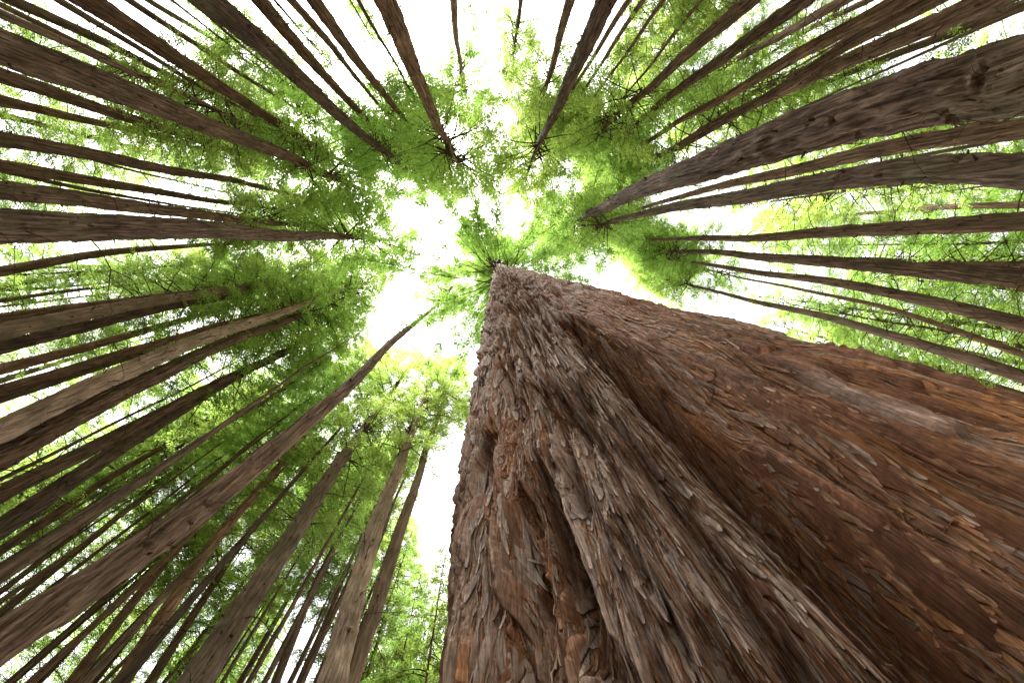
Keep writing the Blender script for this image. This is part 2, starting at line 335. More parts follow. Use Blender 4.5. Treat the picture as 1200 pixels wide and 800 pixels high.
TREES = [
    ('A1', 0.411, 52.4, 44.4, [(-21.417, -10.501, 23.65), (-21.06, -11.2, 44.42)]),
    ('A2', 0.234, 57.2, 54.0, [(-24.692, -11.246, 26.48), (-24.419, -11.827, 54.0)]),
    ('A3', 0.52, 54.0, 37.3, [(-11.935, -4.75, 12.66), (-11.904, -4.825, 17.17), (-11.832, -5.0, 37.33)]),
    ('A4', 0.406, 51.5, 34.9, [(-19.372, -6.4, 20.27), (-19.252, -6.753, 34.93)]),
    ('A5', 0.423, 50.7, 40.9, [(-24.587, -7.085, 25.52), (-24.39, -7.738, 40.85)]),
    ('A6', 0.486, 54.0, 49.4, [(-33.449, -8.508, 34.48), (-33.348, -8.896, 49.38)]),
    ('A7', 0.183, 59.2, 54.0, [(-26.838, -7.325, 27.77), (-26.233, -9.259, 54.0)]),
    ('A8', 0.379, 58.0, 54.0, [(-17.772, -3.679, 18.15), (-17.587, -4.482, 54.0)]),
    ('A9', 0.38, 57.7, 51.4, [(-20.207, -3.023, 20.39), (-20.17, -3.262, 51.44)]),
    ('A10', 0.173, 57.2, 54.0, [(-23.072, -3.139, 23.22), (-23.048, -3.316, 29.31), (-23.153, -2.472, 54.0)]),
    ('A11', 0.412, 55.4, 35.8, [(-15.786, -1.588, 15.77), (-15.782, -1.634, 35.78)]),
    ('A12', 0.436, 57.2, 54.0, [(-10.8, -0.283, 10.63), (-10.796, -0.403, 12.76), (-10.793, -0.475, 16.0), (-10.782, -0.687, 54.0)]),
    ('A13', 0.434, 51.7, 39.2, [(-12.543, -7.333, 16.39), (-12.77, -6.931, 39.15)]),
    ('A14', 0.237, 57.2, 54.0, [(-16.958, -11.081, 24.44), (-16.79, -11.333, 35.68), (-16.848, -11.248, 54.0)]),
    ('A15', 0.421, 57.2, 54.0, [(-23.225, -16.157, 35.88), (-22.772, -16.79, 54.0)]),
    ('A16', 0.446, 59.3, 41.1, [(-7.993, -6.622, 14.49), (-7.919, -6.71, 25.68), (-7.952, -6.671, 41.1)]),
    ('A17', 0.388, 58.3, 50.4, [(-8.931, -8.998, 19.59), (-8.917, -9.012, 29.21), (-9.303, -8.613, 50.44)]),
    ('A18', 0.299, 58.1, 54.0, [(-9.642, -11.251, 24.41), (-9.48, -11.388, 31.43), (-9.404, -11.45, 54.0)]),
    ('A19', 0.371, 58.0, 54.0, [(-6.908, -9.079, 19.65), (-6.832, -9.137, 22.84), (-6.654, -9.267, 54.0)]),
    ('A20', 0.204, 57.2, 54.0, [(-7.664, -13.557, 29.21), (-7.69, -13.542, 34.61), (-7.467, -13.666, 54.0)]),
    ('B1', 0.436, 55.3, 52.1, [(-3.27, -6.964, 14.97), (-3.246, -6.975, 52.14)]),
    ('B2', 0.422, 57.1, 53.9, [(-2.532, -14.666, 31.29), (-2.98, -14.582, 53.9)]),
    ('B3', 0.438, 57.3, 54.0, [(1.846, -18.11, 38.38), (1.846, -18.11, 54.0)]),
    ('B4', 0.394, 58.5, 54.0, [(3.347, -7.233, 15.19), (3.184, -7.306, 54.0)]),
    ('B5', 0.38, 58.8, 43.7, [(3.768, -11.93, 25.15), (3.792, -11.922, 43.67)]),
    ('B6', 0.208, 57.2, 54.0, [(6.266, -11.391, 23.87), (6.032, -11.516, 30.26), (5.701, -11.684, 54.0)]),
    ('B7', 0.189, 57.2, 54.0, [(7.172, -11.838, 24.77), (7.135, -11.861, 30.36), (6.644, -12.143, 54.0)]),
    ('B8', 0.15, 57.2, 54.0, [(7.929, -11.5, 24.01), (7.866, -11.543, 32.07), (7.611, -11.713, 54.0)]),
    ('B9', 0.158, 57.2, 54.0, [(10.271, -11.945, 24.84), (10.123, -12.072, 33.28), (10.486, -11.758, 54.0)]),
    ('B10', 0.405, 51.8, 37.9, [(9.328, -8.908, 18.43), (9.075, -9.166, 24.03), (8.845, -9.388, 37.86)]),
    ('B11', 0.399, 54.7, 50.6, [(10.957, -8.662, 17.83), (10.621, -9.071, 27.79), (10.536, -9.17, 50.59)]),
    ('B12', 0.333, 57.2, 54.0, [(12.071, -7.265, 15.04), (11.625, -7.96, 30.01), (11.62, -7.966, 54.0)]),
    ('B13', 0.282, 59.3, 54.0, [(13.119, -7.447, 18.06), (13.262, -7.19, 33.84), (13.33, -7.062, 54.0)]),
    ('B14', 0.421, 58.7, 36.4, [(14.546, -7.363, 14.88), (14.379, -7.683, 21.29), (14.225, -7.966, 36.35)]),
    ('B15', 0.387, 55.5, 43.1, [(20.869, -11.565, 23.47), (20.7, -11.866, 33.9), (20.499, -12.21, 43.13)]),
    ('B16', 0.395, 53.0, 43.1, [(24.906, -11.291, 23.28), (24.63, -11.881, 31.35), (24.301, -12.54, 43.06)]),
    ('B17', 0.38, 59.1, 54.0, [(30.793, -14.673, 36.32), (30.538, -15.197, 54.0)]),
    ('B18', 0.391, 55.7, 48.8, [(17.392, -12.188, 24.98), (16.828, -12.955, 36.01), (16.236, -13.69, 48.79)]),
    ('B19', 0.432, 58.8, 44.9, [(25.39, -16.594, 33.91), (24.816, -17.441, 44.93)]),
    ('B20', 0.418, 58.5, 54.0, [(16.03, -16.108, 33.38), (15.499, -16.62, 41.25), (14.98, -17.089, 54.0)]),
    ('C1', 0.486, 55.1, 51.0, [(5.943, -1.943, 5.4), (5.902, -2.063, 6.02), (5.875, -2.137, 6.79), (5.856, -2.19, 7.83), (5.851, -2.205, 9.27), (5.838, -2.237, 11.33), (5.841, -2.23, 14.71), (5.872, -2.146, 51.04)]),
    ('C2', 0.275, 57.2, 54.0, [(11.959, -2.699, 10.62), (11.849, -3.149, 18.5), (11.821, -3.249, 29.52), (11.839, -3.184, 54.0)]),
    ('C3', 0.279, 57.2, 54.0, [(8.008, -1.2, 6.98), (7.977, -1.393, 8.91), (7.924, -1.666, 12.28), (7.898, -1.786, 15.07), (7.891, -1.817, 19.63), (7.915, -1.708, 54.0)]),
    ('C4', 0.315, 57.2, 54.0, [(13.968, -0.658, 11.88), (13.959, -0.822, 17.76), (13.964, -0.728, 34.23), (13.97, -0.595, 54.0)]),
    ('C5', 0.418, 53.2, 50.2, [(15.83, 0.856, 13.14), (15.839, 0.677, 16.99), (15.848, 0.408, 23.79), (15.852, 0.154, 50.21)]),
    ('C6', 0.297, 57.2, 54.0, [(16.966, 2.259, 13.81), (17.007, 1.925, 17.99), (17.03, 1.715, 25.3), (17.095, 0.856, 54.0)]),
    ('C7', 0.206, 58.1, 54.0, [(22.028, 4.012, 17.7), (22.104, 3.569, 23.17), (22.213, 2.815, 33.88), (22.299, 2.017, 54.0)]),
    ('C8', 0.284, 57.2, 54.0, [(18.046, 4.143, 14.33), (18.109, 3.859, 20.31), (18.158, 3.62, 35.23), (18.264, 3.044, 54.0)]),
    ('C9', 0.383, 50.5, 36.3, [(30.076, 7.95, 23.66), (30.102, 7.85, 36.31)]),
    ('C10', 0.373, 57.2, 54.0, [(32.059, -2.777, 27.54), (32.001, -3.379, 54.0)]),
    ('D1', 0.38, 55.0, 51.9, [(-23.321, 1.438, 22.52), (-23.36, 0.511, 27.33), (-23.365, -0.064, 34.44), (-23.364, -0.281, 51.91)]),
    ('D2', 0.291, 57.2, 54.0, [(-32.11, 2.685, 30.86), (-32.168, 1.868, 54.0)]),
    ('D3', 0.184, 57.2, 54.0, [(-27.47, 3.132, 26.23), (-27.494, 2.921, 33.99), (-27.496, 2.903, 54.0)]),
    ('D4', 0.385, 56.6, 53.4, [(-17.59, 3.195, 16.55), (-17.644, 2.88, 21.61), (-17.697, 2.533, 27.96), (-17.606, 3.105, 53.37)]),
    ('D5', 0.37, 60.0, 40.7, [(-18.774, 3.917, 17.56), (-18.827, 3.651, 22.93), (-18.866, 3.447, 29.66), (-18.868, 3.432, 40.68)]),
    ('D6', 0.382, 52.0, 48.4, [(-22.156, 5.522, 20.54), (-22.222, 5.25, 36.49), (-22.285, 4.974, 48.43)]),
    ('D7', 0.412, 57.2, 54.0, [(-13.577, 4.921, 12.27), (-13.623, 4.793, 16.15), (-13.764, 4.371, 23.6), (-13.929, 3.811, 54.0)]),
    ('D8', 0.437, 52.0, 41.5, [(-14.025, 5.747, 12.54), (-14.099, 5.561, 18.01), (-14.274, 5.095, 25.18), (-14.382, 4.782, 41.5)]),
    ('D9', 0.366, 56.3, 36.3, [(-23.322, 7.113, 21.35), (-23.331, 7.083, 27.89), (-23.418, 6.792, 36.3)]),
    ('D10', 0.489, 52.8, 45.2, [(-37.379, 10.263, 34.46), (-37.517, 9.744, 45.19)]),
    ('D11', 0.387, 53.6, 46.3, [(-17.054, 8.486, 14.94), (-17.061, 8.473, 18.01), (-17.178, 8.233, 25.95), (-17.104, 8.384, 46.27)]),
    ('D12', 0.47, 57.5, 34.0, [(-17.633, 9.787, 15.23), (-17.794, 9.49, 20.14), (-18.055, 8.985, 34.0)]),
    ('D13', 0.365, 53.2, 40.3, [(-24.627, 15.001, 21.0), (-24.774, 14.756, 29.32), (-24.841, 14.644, 40.26)]),
    ('D14', 0.363, 55.6, 51.1, [(-28.159, 18.2, 23.8), (-28.27, 18.026, 34.07), (-28.548, 17.583, 51.15)]),
    ('D15', 0.249, 59.0, 54.0, [(-28.514, 19.489, 23.88), (-28.72, 19.184, 34.43), (-29.122, 18.569, 54.0)]),
    ('D16', 0.37, 51.0, 40.3, [(-26.2, 19.325, 21.65), (-26.56, 18.828, 29.32), (-26.859, 18.398, 40.31)]),
    ('D17', 0.365, 55.3, 52.2, [(-28.892, 23.13, 24.98), (-29.119, 22.843, 35.13), (-29.592, 22.227, 52.19)]),
    ('E1', 0.258, 57.2, 54.0, [(-5.225, 4.46, 4.28), (-5.315, 4.353, 6.05), (-5.349, 4.311, 8.63), (-5.415, 4.228, 15.74), (-4.53, 5.165, 54.0)]),
    ('E2', 0.332, 57.7, 54.0, [(-12.689, 14.411, 13.35), (-13.021, 14.112, 16.94), (-13.377, 13.775, 28.98), (-14.395, 12.706, 54.0)]),
    ('E3', 0.585, 56.2, 34.0, [(-9.037, 12.984, 11.87), (-9.315, 12.786, 15.86), (-9.288, 12.805, 25.39), (-9.315, 12.786, 34.0)]),
    ('E4', 0.525, 52.4, 34.0, [(-4.944, 12.91, 11.57), (-5.203, 12.807, 18.27), (-5.998, 12.455, 34.0)]),
    ('E4b', 0.388, 53.3, 44.1, [(-4.506, 13.44, 12.03), (-4.716, 13.368, 17.2), (-4.654, 13.389, 27.99), (-4.451, 13.458, 44.07)]),
    ('E5', 0.354, 51.8, 44.7, [(-11.636, 22.459, 20.22), (-11.983, 22.275, 32.17), (-12.508, 21.985, 44.66)]),
    ('E6', 0.28, 57.2, 54.0, [(-11.261, 24.558, 22.07), (-11.387, 24.499, 34.19), (-11.813, 24.297, 54.0)]),
    ('E7', 0.409, 50.4, 34.0, [(-18.541, 23.002, 21.06), (-18.971, 22.648, 25.87), (-19.432, 22.254, 34.0)]),
    ('E8', 0.378, 57.0, 34.0, [(-20.102, 20.252, 18.74), (-20.552, 19.795, 24.72), (-21.119, 19.189, 34.0)]),
    ('E9', 0.345, 59.0, 43.9, [(-24.621, 26.218, 24.1), (-24.938, 25.917, 31.4), (-25.589, 25.274, 43.89)]),
    ('E10', 0.354, 59.5, 34.1, [(-30.2, 28.418, 26.67), (-30.529, 28.065, 34.1)]),
    ('E11', 0.356, 57.3, 53.4, [(-17.157, 28.605, 25.95), (-17.14, 28.615, 35.39), (-17.201, 28.579, 53.39)]),
    ('E12', 0.386, 59.6, 34.0, [(-22.841, 30.319, 27.84), (-22.951, 30.236, 34.0)]),
    ('E13', 0.404, 56.8, 53.5, [(-11.88, 36.08, 32.28), (-12.203, 35.972, 53.54)]),
]
SKY_GAIN = 1.0
EXPOSURE = 3.1
HERO_LABEL = ("huge shaggy redwood with reddish, deeply fluted bark, towering right beside the viewer",)
# thin trunks that nothing tells apart: (from azimuth, to azimuth, group, label)
ZONES = [
    (-72, -5, "slender redwoods crowded at the lower left", "slender redwood trunk in the crowded stand at the lower left of the photo"),
    (-104, -72, "slender redwoods at the left edge", "slender redwood trunk among the thicker ones along the left edge"),
    (-152, -104, "slender redwoods in the upper left", "slender redwood trunk in the fan of trunks at the upper left"),
    (-180, -152, "slender redwoods along the top edge", "slender redwood trunk coming in from the top edge near the middle"),
    (160, 181, "slender redwoods along the top edge", "slender redwood trunk coming in from the top edge near the middle"),
    (104, 160, "slender redwoods in the upper right", "slender redwood trunk in the fan of trunks at the upper right"),
    (50, 104, "slender redwoods at the right edge", "slender redwood trunk at the right edge, beyond the level trunks there"),
]
SOLO = {
 'A1': "slim straight redwood whose trunk leaves the photo at its top left corner",
 'A3': "thickest trunk of the upper left fan, dark brown, reaching in from the left edge",
 'A4': "dark medium redwood trunk just under the thickest trunk of the upper left fan",
 'A5': "slim trunk second below the thickest trunk of the upper left fan",
 'A8': "medium trunk at the left edge, third above the rough level trunk with dead branches",
 'A9': "medium trunk at the left edge, second above the rough level trunk with dead branches",
 'A11': "grey-brown trunk touching the rough level trunk with dead branches from above",
 'A12': "rough dark trunk running almost level from the left edge, with long bare dead branches",
 'A13': "dark trunk at upper left between the thickest trunk there and the stout top one",
 'A16': "stout dark trunk slanting down from the top edge, well left of centre",
 'A17': "medium trunk beside the stout slanting one at the top, first to its right",
 'A18': "thin trunk in the middle of the three right of the stout slanting top trunk",
 'A19': "dark trunk third to the right of the stout slanting top trunk",
 'B1': "grey-brown trunk with small dead branches, pointing from the top edge into the central sky gap",
 'B2': "pale slender trunk standing alone against white sky at the top centre",
 'B4': "dark straight trunk from the top edge whose tip touches the central sky gap",
 'B5': "slim trunk half hidden in leaves left of the dark straight top trunk",
 'B10': "leftmost thick trunk of the fan at the upper right",
 'B11': "second thick trunk from the left in the fan at the upper right",
 'B12': "third thick trunk from the left in the fan at the upper right",
 'B13': "slimmer trunk running close above the third thick trunk of the upper right fan",
 'B14': "widest dark trunk of the upper right fan, above the massive curved one",
 'B15': "slim trunk tucked just above the widest dark trunk of the upper right fan",
 'B16': "thin dark trunk lowest in the upper right fan, skimming the massive curved trunk",
 'B18': "slim trunk between the second and third thick trunks of the upper right fan",
 'C1': "massive curved redwood with dark branch scars, sweeping in from the upper right edge",
 'C2': "slim trunk squeezed between the massive curved redwood and the rough bent one below it",
 'C3': "rough gently bent trunk, second thickest at the right edge below the massive curved one",
 'C4': "level medium trunk at the right edge, first below the two thick curved ones",
 'C5': "medium trunk at the right edge, second below the two thick curved ones",
 'C6': "medium trunk at the right edge, third below the two thick curved ones",
 'C8': "dark slim trunk low on the right, just above the outline of the shaggy giant",
 'D1': "slim trunk right under the rough level trunk with dead branches",
 'D4': "smooth grey-brown trunk, upper of the touching pair at the left edge",
 'D5': "rougher brown trunk, lower of the touching pair at the left edge",
 'D6': "slim trunk alone just below the touching pair at the left edge",
 'D7': "thick smooth pale brown trunk, upper of the heavy pair at the left edge",
 'D8': "thick dark furrowed trunk, lower of the heavy pair at the left edge",
 'D9': "slim brown trunk running close above the heavy pair at the left edge",
 'D11': "medium trunk at the left, first below the heavy pair",
 'D12': "medium trunk at the left, second below the heavy pair",
 'D13': "slimmer trunk at the left, third below the heavy pair",
 'D14': "slim trunk at the left, fourth below the heavy pair",
 'D16': "slim dark trunk closest above the long knotty red-brown one at lower left",
 'E1': "long knotty red-brown redwood running from the bottom left corner to the centre",
 'E2': "dark slim trunk next below the long knotty red-brown redwood",
 'E3': "stout smooth brown trunk at lower left with a whorl of dead branches",
 'E4': "left stem of the twin smooth trunks next to the shaggy giant",
 'E4b': "right stem of the twin smooth trunks next to the shaggy giant",
 'E5': "thin dark trunk between the stout smooth brown trunk and the twin trunks",
 'E7': "slim trunk between the dark slim trunk and the stout smooth brown one",
}
CROWN_SPEC = {'E1': (40, 4.4), 'C1': (36, 5.8), 'A12': (33, 5.8), 'B1': (31, 6.2), 'B4': (34, 6.0), 'C3': (33, 5.4)}
BENT = {'C1': 1, 'C3': 1, 'A12': 1, 'C5': 1, 'C2': 1}
PALE = {'D7', 'D4', 'E3', 'E4', 'E4b', 'B2'}
# height (m), heading (deg), length, thickness of dead branches worth naming
DEAD_BRANCH = {
    'A12': [(16.3, -62, 2.8, .024), (14.0, 68, 2.8, .024), (15.2, -95, 1.5, .016), (19.5, -60, 1.4, .014)],
    'E3': [(15.3, -25, 2.3, .030), (15.4, 100, 1.9, .026), (15.2, 190, 1.9, .028), (15.5, 45, 2.4, .022)],
    'B1': [(17.5, -8, 1.7, .014), (21, 175, 1.4, .013), (25, 10, 1.6, .013), (19, 200, 1.2, .013)],
    'C1': [(21, -125, 1.6, .016), (12, -100, 1.2, .014), (27, 80, 1.3, .014)],
    'B12': [(24, 60, 2.4, .020)], 'B4': [(20, 20, 1.3, .012)], 'E4': [(13.5, 120, 1.3, .016)], 'E1': [(19, -120, 1.2, .010)],
    'D7': [(18, -90, 1.6, .015)], 'C6': [(20, -110, 1.2, .014)], 'C3': [(14, -90, 1.2, .014)],
}
# azimuth range, distance range, how many, where the crown starts (share of height), trunk radius range
FILL = [(-180, -100, 16, 58, 29, .42, .62, .15, .32), (-100, -62, 16, 58, 24, .45, .62, .15, .32), (-62, -26, 16, 50, 30, .55, .7, .12, .28), (-26, -6, 26, 60, 8, .4, .6, .15, .3),
        (73, 104, 22, 58, 18, .40, .6, .15, .3), (104, 150, 16, 58, 24, .45, .62, .14, .3), (150, 180, 20, 58, 8, .42, .62, .14, .28),
        (-64, -20, 15, 34, 32, .64, .76, .11, .19), (-165, -72, 15, 34, 24, .64, .76, .11, .19), (74, 145, 15, 34, 18, .64, .76, .11, .19),
        (-72, -8, 50, 76, 17, .18, .32, .2, .3), (-130, -72, 56, 78, 4, .18, .3, .2, .3), (75, 130, 50, 78, 8, .18, .3, .2, .3),
        (-108, -70, 28, 54, 20, .22, .4, .2, .3), (74, 106, 25, 52, 19, .22, .4, .2, .3)]
YL = ("bright green young redwood with drooping sprays, in the gap between twin trunks and shaggy giant", "young redwoods in the gap beside the giant")
UNDER = [(-9.3, 19, 27, 3.9, YL), (-13, 22, 29, 4.2, YL), (-11, 27, 35, 4.3, YL), (-17, 26, 31, 4.2, YL), (-15, 33, 40, 4.6, YL), (-7.5, 31, 41, 4.6, YL), (-10, 38, 47, 5, YL), (-13.5, 44, 52, 5.2, YL), (-18, 40, 46, 5, YL)]

# ------------------------------------------------------------------ crowns shared by the trees
g = np.random.default_rng(11)
CROWNS = [crown_mesh('crown', np.random.default_rng(100 + k), dens=.66 + .1 * (k % 3), n_br=96 + 8 * (k % 4)) for k in range(8)]
YOUNG = [crown_mesh('crown', np.random.default_rng(200 + k), L=16, rad=3.4, n_br=95, kind='young', leaf=(.2, .062), dens=1.35, droop=.5) for k in range(3)]
for me in CROWNS:
    me.materials.append(LEAF); me.materials.append(DEAD)
for me in YOUNG:
    me.materials.append(LEAF_YOUNG); me.materials.append(DEAD)

def path_of(P, key):
    """axis of a trunk through surveyed points (x, y, height above the lens)"""
    A = np.array(P, float); h = A[:, 2]; u = 1 / h
    deg = min(2 if BENT.get(key) else 1, len(P) - 1)
    px = np.polyfit(u, A[:, 0], deg); py = np.polyfit(u, A[:, 1], deg)
    lo, hi = h.min(), h.max()
    w1, w2, w3, w4 = [float(v) for v in np.random.default_rng(int(lo * 997) % 9973).uniform(0, 6.28, 4)]
    bx, by = np.polyval(px, 1 / lo), np.polyval(py, 1 / lo)
    def c(z):
        hh = min(max(z - EYE, lo), hi)
        s_ = min(1, z / 12)
        return (np.polyval(px, 1 / hh) - bx + s_ * (.07 * math.sin(z / 4.1 + w1) + .03 * math.sin(z / 1.5 + w2)), np.polyval(py, 1 / hh) - by + s_ * (.07 * math.sin(z / 3.7 + w3) + .03 * math.sin(z / 1.7 + w4)))
    return (bx, by), c

def add_crown(parent, off, hb, H, rad, rng, meshes=CROWNS, L=22., r_mesh=3.2):
    me = meshes[int(rng.integers(len(meshes)))]
    o = bpy.data.objects.new('crown', me); COL.objects.link(o); o.parent = parent
    o.location = (off[0], off[1], hb)
    o.scale = (rad / r_mesh, rad / r_mesh, (H - hb) / L)
    o.rotation_euler = (0, 0, rng.uniform(0, 6.28))
    return o

def zone_of(az):
    for lo, hi, name, place in ZONES:
        if lo <= az < hi: return name, place

spots = []
for i, (key, r0, H, hend, P) in enumerate(TREES):
    rng = np.random.default_rng(1000 + i)
    (bx, by), cen = path_of(P, key)
    d = math.hypot(bx, by); spots.append((bx, by))
    name, place = zone_of((math.degrees(math.atan2(bx, by)) + 180) % 360 - 180)
    label, group = (SOLO[key], None) if key in SOLO else (place, name)
    t = thing('redwood_tree', label, 'redwood tree', (bx, by, 0), group)
    ang = r0 / d
    big = ang > .019
    hb, rad = CROWN_SPEC.get(key, (None, None))
    if hb is None: hb = min(max(hend * .80, 23), 43)
    if rad is None: rad = rng.uniform(4.2, 5.8)
    rows, cols, rel = (520, 200, 1.) if ang > .04 else (320, 110, 1.) if ang > .026 else (220, 72, 1.) if big else (70, 14, 0.)
    me = trunk_mesh('trunk', rng, r0, H, d, cen, rows, cols, rel, stub_top=hb + 6, twigs=1., tk=min(1., max(.5, d / 15)))
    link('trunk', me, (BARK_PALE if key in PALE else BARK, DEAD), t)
    if rad > 0: add_crown(t, cen(hb + (H - hb) * .4), hb, H + .8, rad, rng)
    for (zz, azd, ln, rr) in DEAD_BRANCH.get(key, ()):
        a = Acc(); c = cen(zz); az = R(azd)
        twig(a, rng, np.array([c[0] + math.cos(az) * r0 * .5, c[1] + math.sin(az) * r0 * .5, zz]), az, ln, rr, 0)
        link('dead_branch', a.mesh('dead_branch'), (DEAD,), t)

# ------------------------------------------------------------------ slimmer trees of the stand, copied
straight = lambda z: (min(1, z / 12) * (.10 * math.sin(z / 4.3) + .04 * math.sin(z / 1.6)), min(1, z / 12) * (.10 * math.sin(z / 3.6 + 2) + .04 * math.sin(z / 1.4)))
PROTO = []
for k in range(6):
    rng = np.random.default_rng(500 + k)
    me = trunk_mesh('trunk', rng, .3, 54., 26., straight, 90, 16, 0., stub_top=40, twigs=1.2)
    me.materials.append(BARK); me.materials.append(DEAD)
    PROTO.append(me)

rng = np.random.default_rng(77)
n_fill = 0
for lo, hi, dmin, dmax, n, cb0, cb1, ra, rb in FILL:
    made = 0
    for _ in range(4000):
        if made >= n: break
        az = rng.uniform(lo, hi); d = math.sqrt(rng.uniform(dmin ** 2, dmax ** 2))
        x, y = d * math.sin(R(az)), d * math.cos(R(az))
        if any((x - a) ** 2 + (y - b) ** 2 < 3.2 for a, b in spots): continue
        spots.append((x, y)); made += 1; n_fill += 1
        name, place = zone_of((az + 180) % 360 - 180)
        t = thing('redwood_tree', place, 'redwood tree', (x, y, 0), name)
        t.rotation_euler = (0, 0, rng.uniform(0, 6.28))
        H = rng.uniform(40, 56); r0 = rng.uniform(ra, rb)
        o = link('trunk', PROTO[int(rng.integers(6))], (), t)
        o.scale = (r0 / .3, r0 / .3, H / 54)
        t.rotation_euler.x = rng.normal(0, .012); t.rotation_euler.y = rng.normal(0, .012)
        hb = H * rng.uniform(cb0, cb1)
        add_crown(t, (0, 0), hb, H + .6, rng.uniform(3.4, 5.4) if rb > .25 else rng.uniform(1.7, 2.6), rng)

for i, (azd, d, H, rad, lab) in enumerate(UNDER):
    rng = np.random.default_rng(900 + i)
    x, y = d * math.sin(R(azd)), d * math.cos(R(azd))
    t = thing('young_redwood_tree', lab[0], 'young redwood', (x, y, 0), lab[1])
    o = link('trunk', PROTO[i % 6], (), t); o.scale = (.38, .38, (H + .5) / 54)
    add_crown(t, (0, 0), H * .12, H + .3, rad, rng, YOUNG, 16., 3.4)

# ------------------------------------------------------------------ the great trunk beside the lens
A0 = R(33.4); D0 = 1.9
C0 = np.array([D0 * math.sin(A0), D0 * math.cos(A0)])
C40 = np.array([.40, 1.87])
Uv = np.array([math.sin(A0), math.cos(A0)]); Vv = np.array([math.cos(A0), -math.sin(A0)])
HT = 62.

def hero_center(z):
    k = np.clip((z - EYE) / 40, -.05, 1.4)
    return C0[None] + (C40 - C0)[None] * np.asarray(k).reshape(-1, 1)

def hero_radius(z):
    r = np.interp(z, [0, 1.3, 4, 10.3, 20, 41, 62], [1.36, 1.235, 1.205, 1.08, .88, .49, .10])
    return r + .30 * np.exp(-np.maximum(z, 0) / .45)

FL = [(12.2, 3.0, -.12), (22, 4.5, .085), (4.8, 2.9, .06), (30.5, 3.0, -.06), (-9.5, 2.6, -.035), (-20, 6, .03), (-33, 3.5, -.035), (44, 6, .03),
      (1.6, .9, -.055), (-2.2, .8, -.05), (8.0, .7, -.05), (-6, .8, -.04), (17.6, .9, -.05), (24, 1.3, -.06), (-14.5, .8, -.03), (70, 8, -.12), (95, 10, .08), (125, 9, -.12), (155, 12, .08), (-50, 13, -.075), (-85, 8, -.12), (-110, 12, .1), (-140, 8, -.1)]

